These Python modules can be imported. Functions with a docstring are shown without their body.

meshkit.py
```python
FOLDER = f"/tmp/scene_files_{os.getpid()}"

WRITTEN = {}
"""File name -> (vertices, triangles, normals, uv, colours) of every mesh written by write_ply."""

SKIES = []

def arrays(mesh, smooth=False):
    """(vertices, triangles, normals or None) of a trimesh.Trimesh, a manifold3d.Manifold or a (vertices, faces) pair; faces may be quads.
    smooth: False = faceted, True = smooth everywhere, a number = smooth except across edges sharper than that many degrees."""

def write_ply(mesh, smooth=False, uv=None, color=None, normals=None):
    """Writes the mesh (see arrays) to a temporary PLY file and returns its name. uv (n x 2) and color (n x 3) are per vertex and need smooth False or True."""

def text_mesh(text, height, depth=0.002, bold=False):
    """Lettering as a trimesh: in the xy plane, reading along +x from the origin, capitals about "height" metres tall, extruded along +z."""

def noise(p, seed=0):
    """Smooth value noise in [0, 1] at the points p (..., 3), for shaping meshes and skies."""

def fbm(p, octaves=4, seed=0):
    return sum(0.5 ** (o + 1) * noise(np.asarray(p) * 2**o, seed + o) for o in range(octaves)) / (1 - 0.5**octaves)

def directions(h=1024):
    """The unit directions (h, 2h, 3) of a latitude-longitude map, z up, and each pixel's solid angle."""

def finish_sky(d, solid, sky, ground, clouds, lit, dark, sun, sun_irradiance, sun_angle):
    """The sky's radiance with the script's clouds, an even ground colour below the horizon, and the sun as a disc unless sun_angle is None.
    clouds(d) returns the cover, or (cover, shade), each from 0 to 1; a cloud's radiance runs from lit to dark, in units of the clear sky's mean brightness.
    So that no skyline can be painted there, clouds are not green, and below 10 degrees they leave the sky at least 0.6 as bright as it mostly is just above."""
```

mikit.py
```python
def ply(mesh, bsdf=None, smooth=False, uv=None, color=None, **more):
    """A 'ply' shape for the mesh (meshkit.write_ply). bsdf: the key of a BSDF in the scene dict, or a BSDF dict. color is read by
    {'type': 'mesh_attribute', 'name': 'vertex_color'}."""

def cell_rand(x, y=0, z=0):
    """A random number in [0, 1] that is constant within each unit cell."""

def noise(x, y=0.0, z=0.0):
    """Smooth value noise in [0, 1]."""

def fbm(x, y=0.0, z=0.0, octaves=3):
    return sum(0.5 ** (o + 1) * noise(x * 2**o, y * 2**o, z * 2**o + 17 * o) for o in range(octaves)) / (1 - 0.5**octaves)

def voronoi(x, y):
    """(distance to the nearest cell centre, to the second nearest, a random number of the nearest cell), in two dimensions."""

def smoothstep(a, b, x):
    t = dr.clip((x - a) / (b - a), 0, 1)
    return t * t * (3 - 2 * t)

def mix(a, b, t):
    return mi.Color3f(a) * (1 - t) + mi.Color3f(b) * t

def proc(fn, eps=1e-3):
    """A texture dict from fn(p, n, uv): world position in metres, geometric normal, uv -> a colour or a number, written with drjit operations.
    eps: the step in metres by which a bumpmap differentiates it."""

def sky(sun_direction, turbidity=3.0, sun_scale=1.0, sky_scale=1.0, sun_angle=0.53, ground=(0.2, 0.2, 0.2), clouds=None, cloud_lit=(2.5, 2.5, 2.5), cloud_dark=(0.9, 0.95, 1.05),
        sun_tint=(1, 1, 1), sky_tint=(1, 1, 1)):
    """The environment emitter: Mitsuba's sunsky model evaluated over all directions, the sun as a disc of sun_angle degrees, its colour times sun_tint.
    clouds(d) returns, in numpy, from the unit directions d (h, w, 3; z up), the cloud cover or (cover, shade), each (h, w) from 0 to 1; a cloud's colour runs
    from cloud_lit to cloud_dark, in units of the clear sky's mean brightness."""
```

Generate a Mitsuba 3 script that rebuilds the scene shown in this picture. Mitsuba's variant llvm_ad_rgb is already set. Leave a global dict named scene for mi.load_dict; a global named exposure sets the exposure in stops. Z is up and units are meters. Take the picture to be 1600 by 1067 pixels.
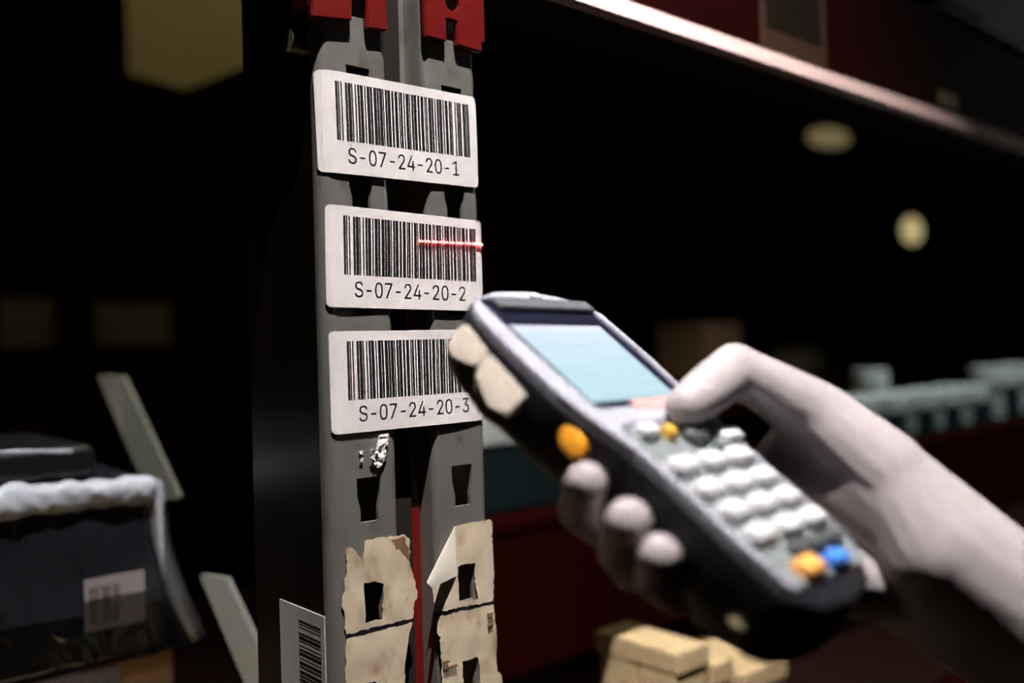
import math, random
import numpy as np, trimesh, mitsuba as mi, drjit as dr
import manifold3d as m3
from shapely.geometry import Polygon, LineString, Point
from shapely.geometry.polygon import orient
from shapely import affinity
import mikit, meshkit
from mikit import proc, fbm, noise, smoothstep, mix
T = mi.ScalarTransform4f
scene, labels = {}, {}

# ------------------------------------------------------------------ camera, lights, exposure
CAM = np.array([-0.2325, -0.4108, 1.45])
RIGHT = np.array([0.7514, -0.6592, -0.0282]); UP = np.array([0.01442, -0.02625, 0.99955]); FWD = np.array([0.65953, 0.75161, 0.01022])
scene['camera'] = {'type': 'thinlens', 'fov': 59.16, 'fov_axis': 'x', 'aperture_radius': 0.0055, 'focus_distance': 0.492,
                   'near_clip': 0.02, 'far_clip': 60.0,
                   'to_world': T().look_at(origin=CAM.tolist(), target=(CAM + FWD).tolist(), up=UP.tolist())}
exposure = 0.0
# work lamp hung over the aisle, in front of the post
scene['work_spot'] = {'type': 'spot', 'to_world': T().look_at(origin=[-0.06, -0.385, 2.70], target=[0.15, -0.10, 1.48], up=[0, 0, 1]),
                      'intensity': {'type': 'rgb', 'value': [18.2, 16.7, 16.2]}, 'cutoff_angle': 30.0, 'beam_width': 5.0}
# two added, unseen spots that brighten the goods in the bays
scene['bay_fill_spot'] = {'type': 'spot', 'to_world': T().look_at(origin=[-0.50, 0.10, 2.45], target=[-0.03, 0.34, 1.30], up=[0, 0, 1]),
                     'intensity': {'type': 'rgb', 'value': [2.0, 2.1, 2.2]}, 'cutoff_angle': 15.0, 'beam_width': 8.0}
scene['bay_fill_spot_001'] = {'type': 'spot', 'to_world': T().look_at(origin=[1.50, -0.20, 3.0], target=[1.90, 0.47, 1.30], up=[0, 0, 1]),
                         'intensity': {'type': 'rgb', 'value': [5.0, 5.4, 5.4]}, 'cutoff_angle': 26.0, 'beam_width': 16.0}
AISLE_FILL = [0.55, 0.54, 0.58]
REAR_FILL = [3.6, 3.1, 2.0]

# ------------------------------------------------------------------ materials
def mat(name, color, rough=0.5, metal=0.0, spec=0.5, bump=None, bump_scale=0.0004, **kw):
    c = color if isinstance(color, dict) else {'type': 'rgb', 'value': list(color)}
    b = {'type': 'principled', 'base_color': c, 'roughness': rough if isinstance(rough, dict) else float(rough), 'metallic': metal, 'specular': spec, **kw}
    if bump is not None:
        b = {'type': 'bumpmap', 'nested_texture': bump, 'scale': bump_scale, 'nested': b}
    scene[name] = {'type': 'twosided', 'nested': b}
    return name

def galv(p, n, uv):
    a = fbm(p.x * 60, p.y * 60, p.z * 25, 3); b = fbm(p.x * 300, p.y * 300, p.z * 60 + 9, 2)
    c = smoothstep(0.55, 0.85, fbm(p.x * 70 + 7, p.y * 70, p.z * 50, 4))
    face = mix(mix((0.245, 0.24, 0.215), (0.34, 0.335, 0.305), a * 0.6 + b * 0.4), (0.15, 0.12, 0.095), c * 0.5)
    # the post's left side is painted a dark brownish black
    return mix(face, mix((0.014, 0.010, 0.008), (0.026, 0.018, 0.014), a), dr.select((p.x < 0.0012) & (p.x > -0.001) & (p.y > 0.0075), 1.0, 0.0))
def redp(p, n, uv):
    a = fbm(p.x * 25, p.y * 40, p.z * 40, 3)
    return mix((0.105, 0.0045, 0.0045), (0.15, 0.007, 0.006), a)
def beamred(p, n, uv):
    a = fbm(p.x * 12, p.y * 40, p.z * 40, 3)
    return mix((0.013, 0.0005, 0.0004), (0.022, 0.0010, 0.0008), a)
def sticker_paper(p, n, uv):
    a = fbm(p.x * 90, p.y * 90, p.z * 90, 3)
    return mix((0.74, 0.71, 0.69), (0.82, 0.79, 0.775), a)
def oldpaper(p, n, uv):
    a = fbm(p.x * 110, p.y * 110, p.z * 70, 4); b = smoothstep(0.52, 0.85, fbm(p.x * 120 + 3, p.y * 120, p.z * 60, 4))
    return mix(mix((0.45, 0.37, 0.255), (0.58, 0.50, 0.37), a), (0.27, 0.17, 0.09), b * 0.75)
def wood(p, n, uv):
    g = fbm(p.x * 6, p.y * 90, p.z * 90, 3); k = fbm(p.x * 14, p.y * 14, p.z * 14, 2)
    return mix((0.46, 0.33, 0.16), (0.66, 0.52, 0.30), g * 0.7 + k * 0.3)
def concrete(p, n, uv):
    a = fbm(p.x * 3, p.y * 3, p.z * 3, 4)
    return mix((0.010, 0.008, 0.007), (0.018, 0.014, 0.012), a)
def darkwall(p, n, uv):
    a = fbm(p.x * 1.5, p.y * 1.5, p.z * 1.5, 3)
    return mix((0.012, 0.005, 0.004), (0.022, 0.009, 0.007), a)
def cardboard(p, n, uv):
    a = fbm(p.x * 40, p.y * 40, p.z * 8, 3)
    return mix((0.30, 0.17, 0.085), (0.38, 0.23, 0.12), a)
def skin(p, n, uv):
    a = fbm(p.x * 120, p.y * 120, p.z * 120, 3)
    return mix((0.37, 0.33, 0.335), (0.43, 0.39, 0.395), a)
def wrinkle(p, n, uv):
    return fbm(p.x * 55 + 3 * noise(p.z * 30, p.x * 20), p.y * 55, p.z * 16 + p.x * 30, 4)

mat('galvanised', proc(galv), 0.27, 0.55)
mat('red_paint', proc(redp), 0.32, 0.0, 0.5, clearcoat=0.6, clearcoat_gloss=0.85)
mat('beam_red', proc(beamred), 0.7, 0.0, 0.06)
mat('lip_highlight', (0.88, 0.66, 0.60), 0.3)
mat('sticker_white', proc(sticker_paper), 0.42)
mat('ink', (0.008, 0.008, 0.009), 0.6, 0.0, 0.2)
mat('tag_grey', (0.55, 0.54, 0.53), 0.45)
mat('old_paper', proc(oldpaper), 0.75)
mat('flap_paper', (0.90, 0.86, 0.72), 0.75)
mat('stain', (0.16, 0.085, 0.035), 0.8)
mat('remnant', (0.80, 0.77, 0.75), 0.6)
mat('wood', proc(wood), 0.75)
mat('concrete', proc(concrete), 0.8, 0.0, 0.1)
mat('dark_wall', proc(darkwall), 0.9, 0.0, 0.05)
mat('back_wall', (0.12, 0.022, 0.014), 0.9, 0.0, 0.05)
mat('cardboard', proc(cardboard), 0.8)
mat('skin', proc(skin), 0.5, 0.0, 0.4)
mat('nail', (0.66, 0.60, 0.60), 0.3)
mat('black_cloth', (0.012, 0.012, 0.014), 0.9)
mat('device_black', (0.006, 0.006, 0.009), 0.55, 0.0, 0.25)
mat('device_grey', (0.36, 0.37, 0.43), 0.42)
mat('key_bed', (0.17, 0.195, 0.20), 0.5)
mat('gloss_navy', (0.006, 0.007, 0.018), 0.12, clearcoat=0.8, clearcoat_gloss=0.95)
mat('grille_grey', (0.10, 0.105, 0.115), 0.25)
mat('key_white', (0.62, 0.635, 0.65), 0.4)
mat('key_dim', (0.06, 0.068, 0.07), 0.4)
mat('key_orange', (0.90, 0.42, 0.10), 0.35)
mat('key_blue', (0.05, 0.22, 0.75), 0.35)
mat('key_yellow', (0.72, 0.42, 0.05), 0.35)
mat('trigger', (0.95, 0.40, 0.03), 0.35)
mat('beige', (0.47, 0.42, 0.35), 0.55)
mat('brown_rubber', (0.10, 0.075, 0.055), 0.6)
mat('pink_print', (0.66, 0.30, 0.28), 0.6)
mat('shading', (0.018, 0.014, 0.011), 0.8, 0.0, 0.1)
mat('lit_steel', (0.62, 0.59, 0.48), 0.6)  # lighter copy of the brace steel, lower brace's light put into its colour
mat('brass', (0.75, 0.68, 0.40), 0.25, 0.8)
mat('film', (0.010, 0.011, 0.016), 0.16, 0.0, 0.7, bump=proc(wrinkle), bump_scale=0.004, clearcoat=0.6, clearcoat_gloss=0.9)
mat('film_highlight', (0.38, 0.405, 0.45), 0.22, 0.0, 0.7, bump=proc(wrinkle), bump_scale=0.004)  # white highlights of the stretch film put into the colour
mat('black_box', (0.008, 0.008, 0.009), 0.25)
mat('label_grey', (0.20, 0.175, 0.175), 0.6)
mat('label_ink', (0.10, 0.085, 0.08), 0.6)
mat('pale_steel', (0.34, 0.32, 0.235), 0.6)
mat('sign_yellow', (0.72, 0.60, 0.26), 0.7)
mat('jar_lid', (0.62, 0.69, 0.68), 0.35)
mat('jar_body', (0.010, 0.022, 0.024), 0.1, clearcoat=1.0, clearcoat_gloss=0.95)
mat('jar_streak', (0.40, 0.47, 0.47), 0.5)
mat('crate_red', (0.020, 0.0012, 0.0008), 0.8, 0.0, 0.05)
mat('sticker_brown', (0.07, 0.038, 0.024), 0.7, 0.0, 0.1)
mat('sticker_dark', (0.016, 0.011, 0.007), 0.7, 0.0, 0.1)
mat('olive', (0.20, 0.17, 0.03), 0.6)
mat('plate_grey', (0.10, 0.10, 0.11), 0.6)
mat('carton_orange', (0.35, 0.13, 0.03), 0.7)
mat('carton_olive', (0.16, 0.15, 0.05), 0.7)
mat('carton_pale', (0.30, 0.27, 0.20), 0.7)
mat('lamp_metal', (0.10, 0.10, 0.10), 0.5)

# ------------------------------------------------------------------ helpers
def add(key, mesh, bsdf, label=None, category=None, group=None, kind=None, smooth=False, M=None, **more):
    base, k = key, 0
    while key in scene:
        k += 1; key = f'{base}_{k:03d}'
    if M is not None:
        v, f, _ = meshkit.arrays(mesh)
        mesh = trimesh.Trimesh(v @ M[:3, :3].T + M[:3, 3], f, process=False)
    scene[key] = mikit.ply(mesh, bsdf, smooth, **more)
    tag(key, label, category, group, kind)
    return key
def tag(key, label=None, category=None, group=None, kind=None):
    d = {k: v for k, v in dict(label=label, category=category, group=group, kind=kind).items() if v}
    if d: labels[key] = d
def thing(name, label, category, group=None):
    base, k = name, 0
    while name in labels:
        k += 1; name = f'{base}_{k:03d}'
    tag(name, label, category, group)
    return name
def cat(*ms):
    return trimesh.util.concatenate([trimesh.Trimesh(*meshkit.arrays(m)[:2], process=False) for m in ms])
def box(x0, x1, y0, y1, z0, z1):
    b = trimesh.creation.box((x1 - x0, y1 - y0, z1 - z0)); b.apply_translation(((x0 + x1) / 2, (y0 + y1) / 2, (z0 + z1) / 2)); return b
def rbox(x0, x1, y0, y1, z0, z1, r=0.003, seg=12):
    r = min(r, (x1 - x0) / 2.01, (y1 - y0) / 2.01, (z1 - z0) / 2.01)
    s = m3.Manifold.sphere(r, seg)
    return m3.Manifold.batch_hull([s.translate((x, y, z)) for x in (x0 + r, x1 - r) for y in (y0 + r, y1 - r) for z in (z0 + r, z1 - r)])
def extr(poly, h):
    return trimesh.util.concatenate([trimesh.creation.extrude_polygon(g, h, engine='earcut') for g in getattr(poly, 'geoms', [poly])])
def refine(mesh, edge):
    v, f, _ = meshkit.arrays(mesh)
    v, f = trimesh.remesh.subdivide_to_size(v, f, edge)
    return trimesh.Trimesh(v, f, process=False)
def loft(rings):
    """closed solid from rings (k, n, 3) of equal length, capped with fans"""
    k, n = len(rings), len(rings[0])
    v = np.concatenate(rings + [rings[0].mean(0)[None], rings[-1].mean(0)[None]])
    f = []
    for i in range(k - 1):
        for j in range(n):
            a, b, c, d = i * n + j, i * n + (j + 1) % n, (i + 1) * n + (j + 1) % n, (i + 1) * n + j
            f += [[a, b, c], [a, c, d]]
    for j in range(n):
        f += [[k * n, (j + 1) % n, j], [k * n + 1, (k - 1) * n + j, (k - 1) * n + (j + 1) % n]]
    m = trimesh.Trimesh(v, f, process=False)
    if m.volume < 0: m.invert()
    return m
def resample(poly, n):
    ring = poly.exterior; L = ring.length
    return np.array([ring.interpolate(L * i / n).coords[0] for i in range(n)])
def smoothpoly(pts, r):
    return Polygon(pts).buffer(-r, 24).buffer(2 * r, 24).buffer(-r, 24)
def lathe(profile, seg=28):
    return trimesh.creation.revolve(np.array(profile), sections=seg)

# ------------------------------------------------------------------ setting: the dark hall
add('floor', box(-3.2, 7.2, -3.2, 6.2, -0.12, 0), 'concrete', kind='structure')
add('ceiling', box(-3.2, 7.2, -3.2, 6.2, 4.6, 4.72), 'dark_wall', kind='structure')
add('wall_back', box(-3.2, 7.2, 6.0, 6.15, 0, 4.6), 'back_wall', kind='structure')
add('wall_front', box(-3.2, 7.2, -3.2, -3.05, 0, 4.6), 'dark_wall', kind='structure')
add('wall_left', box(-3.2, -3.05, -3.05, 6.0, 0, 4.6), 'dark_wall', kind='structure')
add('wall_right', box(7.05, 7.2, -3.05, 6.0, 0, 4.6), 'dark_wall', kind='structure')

# ------------------------------------------------------------------ rack upright
def column_mesh():
    c = 0.0011                                     # half the sheet's thickness
    pts = [(0.0475, 0.0885 - c), (c, 0.0885 - c), (c, c), (0.0430 - c, c), (0.0440, 0.017), (0.0665, 0.017), (0.0675 + c, c), (0.1055 - c, c), (0.1055 - c, 0.0885 - c), (0.0585, 0.0885 - c)]
    radii = [0, 0.002, 0.006, 0.0042, 0.001, 0.001, 0.0036, 0.0036, 0.002, 0]
    out = []
    for i, (p, r) in enumerate(zip(pts, radii)):
        p = np.array(p)
        if r == 0: out.append(p); continue
        a = np.array(pts[i - 1]) - p; b = np.array(pts[i + 1]) - p
        a /= np.linalg.norm(a); b /= np.linalg.norm(b)
        half = math.acos(np.clip(a @ b, -1, 1)) / 2
        t = r / math.tan(half)
        cen = p + (a + b) / np.linalg.norm(a + b) * r / math.sin(half)
        s, e = p + a * t - cen, p + b * t - cen
        a0, a1 = math.atan2(s[1], s[0]), math.atan2(e[1], e[0])
        d = (a1 - a0 + math.pi) % (2 * math.pi) - math.pi
        out += [cen + r * np.array([math.cos(a0 + d * k / 8), math.sin(a0 + d * k / 8)]) for k in range(9)]
    prof = LineString(out).buffer(c, cap_style=2, join_style=1, quad_segs=4)
    body = m3.CrossSection([np.array(orient(prof).exterior.coords)[:-1]]).extrude(3.0).translate((0, 0, 0.0))
    cuts = []
    for k in range(-12, 10):
        zc = 1.3735 + 0.0545 * k
        for (t0, t1, b0, b1) in ((17.0, 31.3, 18.9, 29.8), (79.6, 94.2, 81.4, 92.4)):
            h = 0.0117
            q = [(t0, h), (t1, h), (t1 - 0.1, 0.002), (b1, -0.004), (b1, -h), (b0, -h), (b0, -0.004), (t0 + 0.1, 0.002)]
            cs = m3.CrossSection([np.array([(x / 1000, z) for x, z in q[::-1]])])
            cuts.append(cs.extrude(0.012).rotate((90, 0, 0)).translate((0, 0.006, zc)))
    return body - m3.Manifold.batch_boolean(cuts, m3.OpType.Add)
up = thing('rack_upright', 'grey galvanised steel rack post with two rows of slots, carrying the barcode labels', 'rack post')
add(up + '__column', column_mesh(), 'galvanised', smooth=35)
add(up + '__groove_strip', rbox(0.0592, 0.0656, 0.0122, 0.0157, 0.3, 1.60, 0.001), 'red_paint', 'red painted strip in the groove of the post')
add(up + '__groove_shade', rbox(0.0452, 0.0590, 0.0105, 0.0157, 0.3, 2.9, 0.001), 'shading', 'dark liner strip added to darken the groove of the post')  # added strip, its near-black colour stands in for the groove's darkness
add(up + '__base_plate', rbox(-0.02, 0.126, -0.02, 0.11, 0.0, 0.010, 0.002), 'galvanised')
def flatbar(p0, p1, w, t=0.004):
    p0, p1 = np.array(p0, float), np.array(p1, float); d = p1 - p0; L = np.linalg.norm(d); d /= L
    s = np.cross([1, 0, 0], d)
    m = meshkit.arrays(rbox(-t / 2, t / 2, -w / 2, w / 2, 0, L, 0.0012))
    R = np.stack([[1, 0, 0], s, d], 1)
    return trimesh.Trimesh(m[0] @ R.T + p0, m[1], process=False)
def clipbar(quad, x0, t):
    """a flat bar lying in the frame's plane, given by its four corners (y, z)"""
    p = Polygon(quad).buffer(-0.002).buffer(0.002)
    m = extr(p, t); v = m.vertices
    return trimesh.Trimesh(np.stack([x0 + v[:, 2], v[:, 0], v[:, 1]], 1), m.faces[:, ::-1] if False else m.faces, process=False)
add(up + '__brace', clipbar([(0.535, 1.437), (0.459, 1.437), (0.326, 1.336), (0.396, 1.329)], 0.048, 0.004), 'pale_steel', 'pale slanted brace, upper one')
add(up + '__brace', clipbar([(0.290, 1.281), (0.240, 1.287), (0.092, 1.175), (0.092, 1.115)], 0.048, 0.004), 'lit_steel', 'pale slanted brace, lower one at the post')
bolt = trimesh.creation.cylinder(0.0062, 0.005, sections=20); bolt.apply_transform(trimesh.transformations.rotation_matrix(math.pi / 2, [0, 1, 0])); bolt.apply_translation((-0.0022, 0.022, 1.6175))
add(up + '__bolt', bolt, 'brass', 'small bright bolt on the side of the post')

# ------------------------------------------------------------------ load beams
def tabplate(poly, y0, t):
    m = extr(poly, t); v = m.vertices
    mm = trimesh.Trimesh(np.stack([v[:, 0], y0 + v[:, 2], v[:, 1]], 1), m.faces, process=False)
    if mm.volume < 0: mm.invert()
    return mm
def rtab(px, hole=None):
    p = Polygon([(x / 1000, z / 1000) for x, z in px]).buffer(-0.0012).buffer(0.0012)
    if hole: p = p.difference(Point(hole[0] / 1000, hole[1] / 1000).buffer(hole[2] / 1000, 16))
    return p
def chamfer_tab(poly, y_front, t):
    return cat(tabplate(poly, y_front + 0.0008, t - 0.0008), tabplate(poly.buffer(-0.0007), y_front, 0.0009))
b1 = thing('load_beam', 'red steel shelf beam with its lower edge highlight coloured pale, right of the grey post', 'beam')
lt = rtab([(66.5, 1627.3), (81.4, 1627.3), (81.6, 1640.5), (88.8, 1640.5), (88.9, 1627.0), (107.6, 1626.2), (107.6, 1815), (66.5, 1815)], (86.0, 1650.5, 4.3))
add(b1 + '__connector', cat(chamfer_tab(lt, -0.0042, 0.0034), rbox(0.1062, 0.1102, -0.004, 0.062, 1.632, 1.815, 0.001)), 'red_paint', 'bright red hooked end plate with a round hole')
prof = Polygon([(0.0, 1.6745), (0.0, 1.794), (0.004, 1.798), (0.046, 1.798), (0.05, 1.794), (0.05, 1.672), (0.002, 1.672)])
def xprism(profile, x0, x1):
    m = extr(profile, x1 - x0); v = m.vertices
    mm = trimesh.Trimesh(np.stack([x0 + v[:, 2], v[:, 0], v[:, 1]], 1), m.faces, process=False)
    if mm.volume < 0: mm.invert()
    return mm
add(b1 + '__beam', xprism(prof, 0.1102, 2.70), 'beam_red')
lip = Polygon([(-0.0068, 1.6722), (-0.0084, 1.6738), (-0.0010, 1.6900), (0.0004, 1.6906), (0.0004, 1.6840), (0.0016, 1.6740), (0.0, 1.6724)])
add(b1 + '__lower_lip', xprism(lip, 0.1102, 2.70), 'lip_highlight', 'lower edge with its highlight coloured pale pink')  # highlight on the beam's lower edge put into a pale pink colour
b2 = thing('load_beam', 'red steel beam end hooked on the left half of the grey post', 'beam')
lt2 = rtab([(-4.5, 1622.3), (19.3, 1625.6), (19.6, 1640.0), (28.3, 1640.0), (28.4, 1623.6), (41.2, 1624.8), (41.2, 1815), (-4.5, 1815)])
add(b2 + '__connector', chamfer_tab(lt2, -0.0042, 0.0034), 'red_paint', 'red hooked end plate')
add(b2 + '__side_plate', rbox(-0.0050, -0.0008, -0.0008, 0.062, 1.628, 1.815, 0.001), 'beam_red', 'dark red side plate')
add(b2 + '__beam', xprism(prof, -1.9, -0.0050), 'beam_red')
# stickers on the right beam
s1 = thing('beam_sticker', 'square brown-edged sticker with a dark middle on the red beam', 'sticker')
add(s1 + '__sheet', rbox(0.405, 0.507, -0.0012, 0.0001, 1.690, 1.792, 0.0004, 6), 'sticker_brown')
add(s1 + '__print', rbox(0.412, 0.497, -0.0016, -0.0010, 1.708, 1.785, 0.0002, 6), 'sticker_dark', 'dark printed field')
add('beam_sticker', rbox(0.733, 0.780, -0.0012, 0.0001, 1.697, 1.712, 0.0004, 6), 'olive', 'small dull olive sticker low on the red beam near the right edge', 'sticker')
gp = thing('load_plate', 'dark grey plate on top of the red beam in the upper right corner', 'plate')
add(gp + '__board', rbox(0.74, 1.25, -0.006, -0.0005, 1.806, 1.90, 0.002, 8), 'plate_grey')
add(gp + '__edge_strip', rbox(0.74, 0.84, -0.009, -0.006, 1.803, 1.8075, 0.001, 8), 'sticker_brown', 'pale lower edge of the plate')
add(gp + '__foot', rbox(0.74, 1.25, -0.006, 0.04, 1.7975, 1.806, 0.001, 8), 'plate_grey')

# ------------------------------------------------------------------ barcode labels
C128 = '212222 222122 222221 121223 121322 131222 122213 122312 132212 221213 221312 231212 112232 122132 122231 113222 123122 123221 223211 221132 221231 213212 223112 312131 311222 321122 321221 312212 322112 322211 212123 212321 232121 111323 131123 131321 112313 132113 132311 211313 231113 231311 112133 112331 132131 113123 113321 133121 313121 211331 231131 213113 213311 213131 311123 311321 331121 312113 312311 332111 314111 221411 431111 111224 111422 121124 121421 141122 141221 112214 112412 122114 122411 142112 142211 241211 221114 413111 241112 134111 111242 121142 121241 114212 124112 124211 411212 421112 421211 212141 214121 412121 111143 111341 131141 114113 114311 411113 411311 113141 114131 311141 411131 211412 211214 211232'.split()
def code128(text):
    v = [104] + [ord(c) - 32 for c in text]
    chk = (v[0] + sum(i * x for i, x in enumerate(v[1:], 1))) % 103
    s = ''.join(C128[x] for x in v + [chk]) + '2331112'
    bars, x = [], 0
    for i, ch in enumerate(s):
        if i % 2 == 0: bars.append((x, x + int(ch)))
        x += int(ch)
    return [(a / x, b / x) for a, b in bars]
def ybend(x, z, ph):
    """a label's distance in front of the post: bent round the post's rounded left corner, slightly bowed over the groove"""
    d = np.clip(0.0075 - x, 0, None)
    e = np.clip(x - 0.1030, 0, None)
    return -0.0007 - 0.0007 * np.sin(np.clip(x / 0.105, 0, 1) * math.pi) - 0.0005 * np.sin(x * 75 + ph) * np.sin(z * 40 + ph) ** 2 + d * d / 0.0135 + e * e / 0.008
def onlabel(mesh, rot, x0, z0, ph, lift):
    """flat mesh (x, z given as its x and y; thickness in z) laid onto the bent label"""
    v, f, _ = meshkit.arrays(mesh)
    c, s = math.cos(rot), math.sin(rot)
    x, z = x0 + c * v[:, 0] - s * v[:, 1], s * v[:, 0] + c * v[:, 1]
    y = ybend(x, z, ph) - lift - v[:, 2]
    m = trimesh.Trimesh(np.stack([x, y, z0 + z], 1), f, process=False)
    return m
def barcode_label(text, rot, x0, z0, ph, lab):
    w, h = 0.1038, 0.0533
    k = thing('barcode_label', lab, 'label', 'barcode labels on the front of the post')
    sheet = extr(Polygon([(0, 0), (w, 0), (w, h), (0, h)]).buffer(-0.0028).buffer(0.0028, 10), 0.0004)
    add(k + '__sheet', onlabel(refine(sheet, 0.004), rot, x0, z0, ph, 0), 'sticker_white', smooth=30)
    bars = []
    for a, b in code128(text):
        a, b = 0.0097 + a * 0.0882 - 0.00010, 0.0097 + b * 0.0882 + 0.00010
        m = trimesh.creation.box((b - a, 0.0308, 0.00006)); m.apply_translation(((a + b) / 2, 0.0172 + 0.0154, 0.00003)); bars.append(m)
    add(k + '__barcode', onlabel(refine(cat(*bars), 0.0045), rot, x0, z0, ph, 0.00043), 'ink', 'black printed barcode')
    tm = meshkit.text_mesh(text, 0.0083, 0.00006)
    lo, hi = tm.bounds
    tm.apply_translation((-lo[0], 0, 0)); tm.apply_scale((0.0735 / (hi[0] - lo[0]), 1, 1)); tm.apply_translation((0.0158, 0.0056, 0)); tm = refine(tm, 0.004)
    add(k + '__lettering', onlabel(tm, rot, x0, z0, ph, 0.00041), 'ink', f'black lettering {text}')
barcode_label('S-07-24-20-1', 0.0165, 0.0004, 1.5446, 0.3, 'white barcode label reading S-07-24-20-1, topmost of the three on the post')
barcode_label('S-07-24-20-2', -0.0135, 0.0020, 1.4750, 1.4, 'white barcode label reading S-07-24-20-2, crossed by the red laser line')
barcode_label('S-07-24-20-3', 0.0050, 0.0030, 1.4093, 2.2, 'white barcode label reading S-07-24-20-3, lowest of the three, behind the scanner')
# the barcode tag on the post's left side, bars lying level
k = thing('side_tag', 'grey barcode tag with level bars on the dark left side of the post', 'label')
add(k + '__sheet', box(-0.0006, -0.0001, 0.0065, 0.0560, 1.215, 1.3155), 'tag_grey')
bars = []
for a, b in code128('S-07-24-20'):
    z0, z1 = 1.3085 - a * 0.0885, 1.3085 - b * 0.0885
    bars.append(box(-0.00075, -0.00058, 0.0105, 0.0340, z1 - 0.00008, z0 + 0.00008))
add(k + '__barcode', cat(*bars), 'ink', 'black printed bars')
# red laser line thrown on the middle label: light on the white gaps
k = 'laser_line'
tag(k, 'glowing red laser line across the right half of the middle barcode label', 'laser line')
bl = [(0.0097 + a * 0.0882, 0.0097 + b * 0.0882) for a, b in code128('S-07-24-20-2')]
gaps = [(b0[1], b1_[0]) for b0, b1_ in zip(bl[:-1], bl[1:])] + [(bl[-1][1], 0.1036)]
hot, dim = [], []
for a, b in gaps:
    if b < 0.0565: continue
    zl = -0.0019 + 0.0016 * (a - 0.056) / 0.048
    hot.append(onlabel(rbox(a, b, 0.0391 + zl, 0.0404 + zl, 0.0007, 0.0018, 0.0004, 8), -0.0135, 0.0020, 1.4750, 1.4, 0.0003))
dm = refine(rbox(0.056, 0.1036, 0.0394, 0.0401, 0.0001, 0.0006, 0.0003, 8), 0.006)
dm.vertices = dm.vertices + np.outer(-0.0019 + 0.0016 * (dm.vertices[:, 0] - 0.056) / 0.048, [0, 1, 0])
dim = onlabel(dm, -0.0135, 0.0020, 1.4750, 1.4, 0.0003)
scene[k + '__bright_dash'] = {**mikit.ply(cat(*hot), 'pink_print'), 'emitter': {'type': 'area', 'radiance': {'type': 'rgb', 'value': [13.0, 1.0, 0.9]}}}
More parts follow.
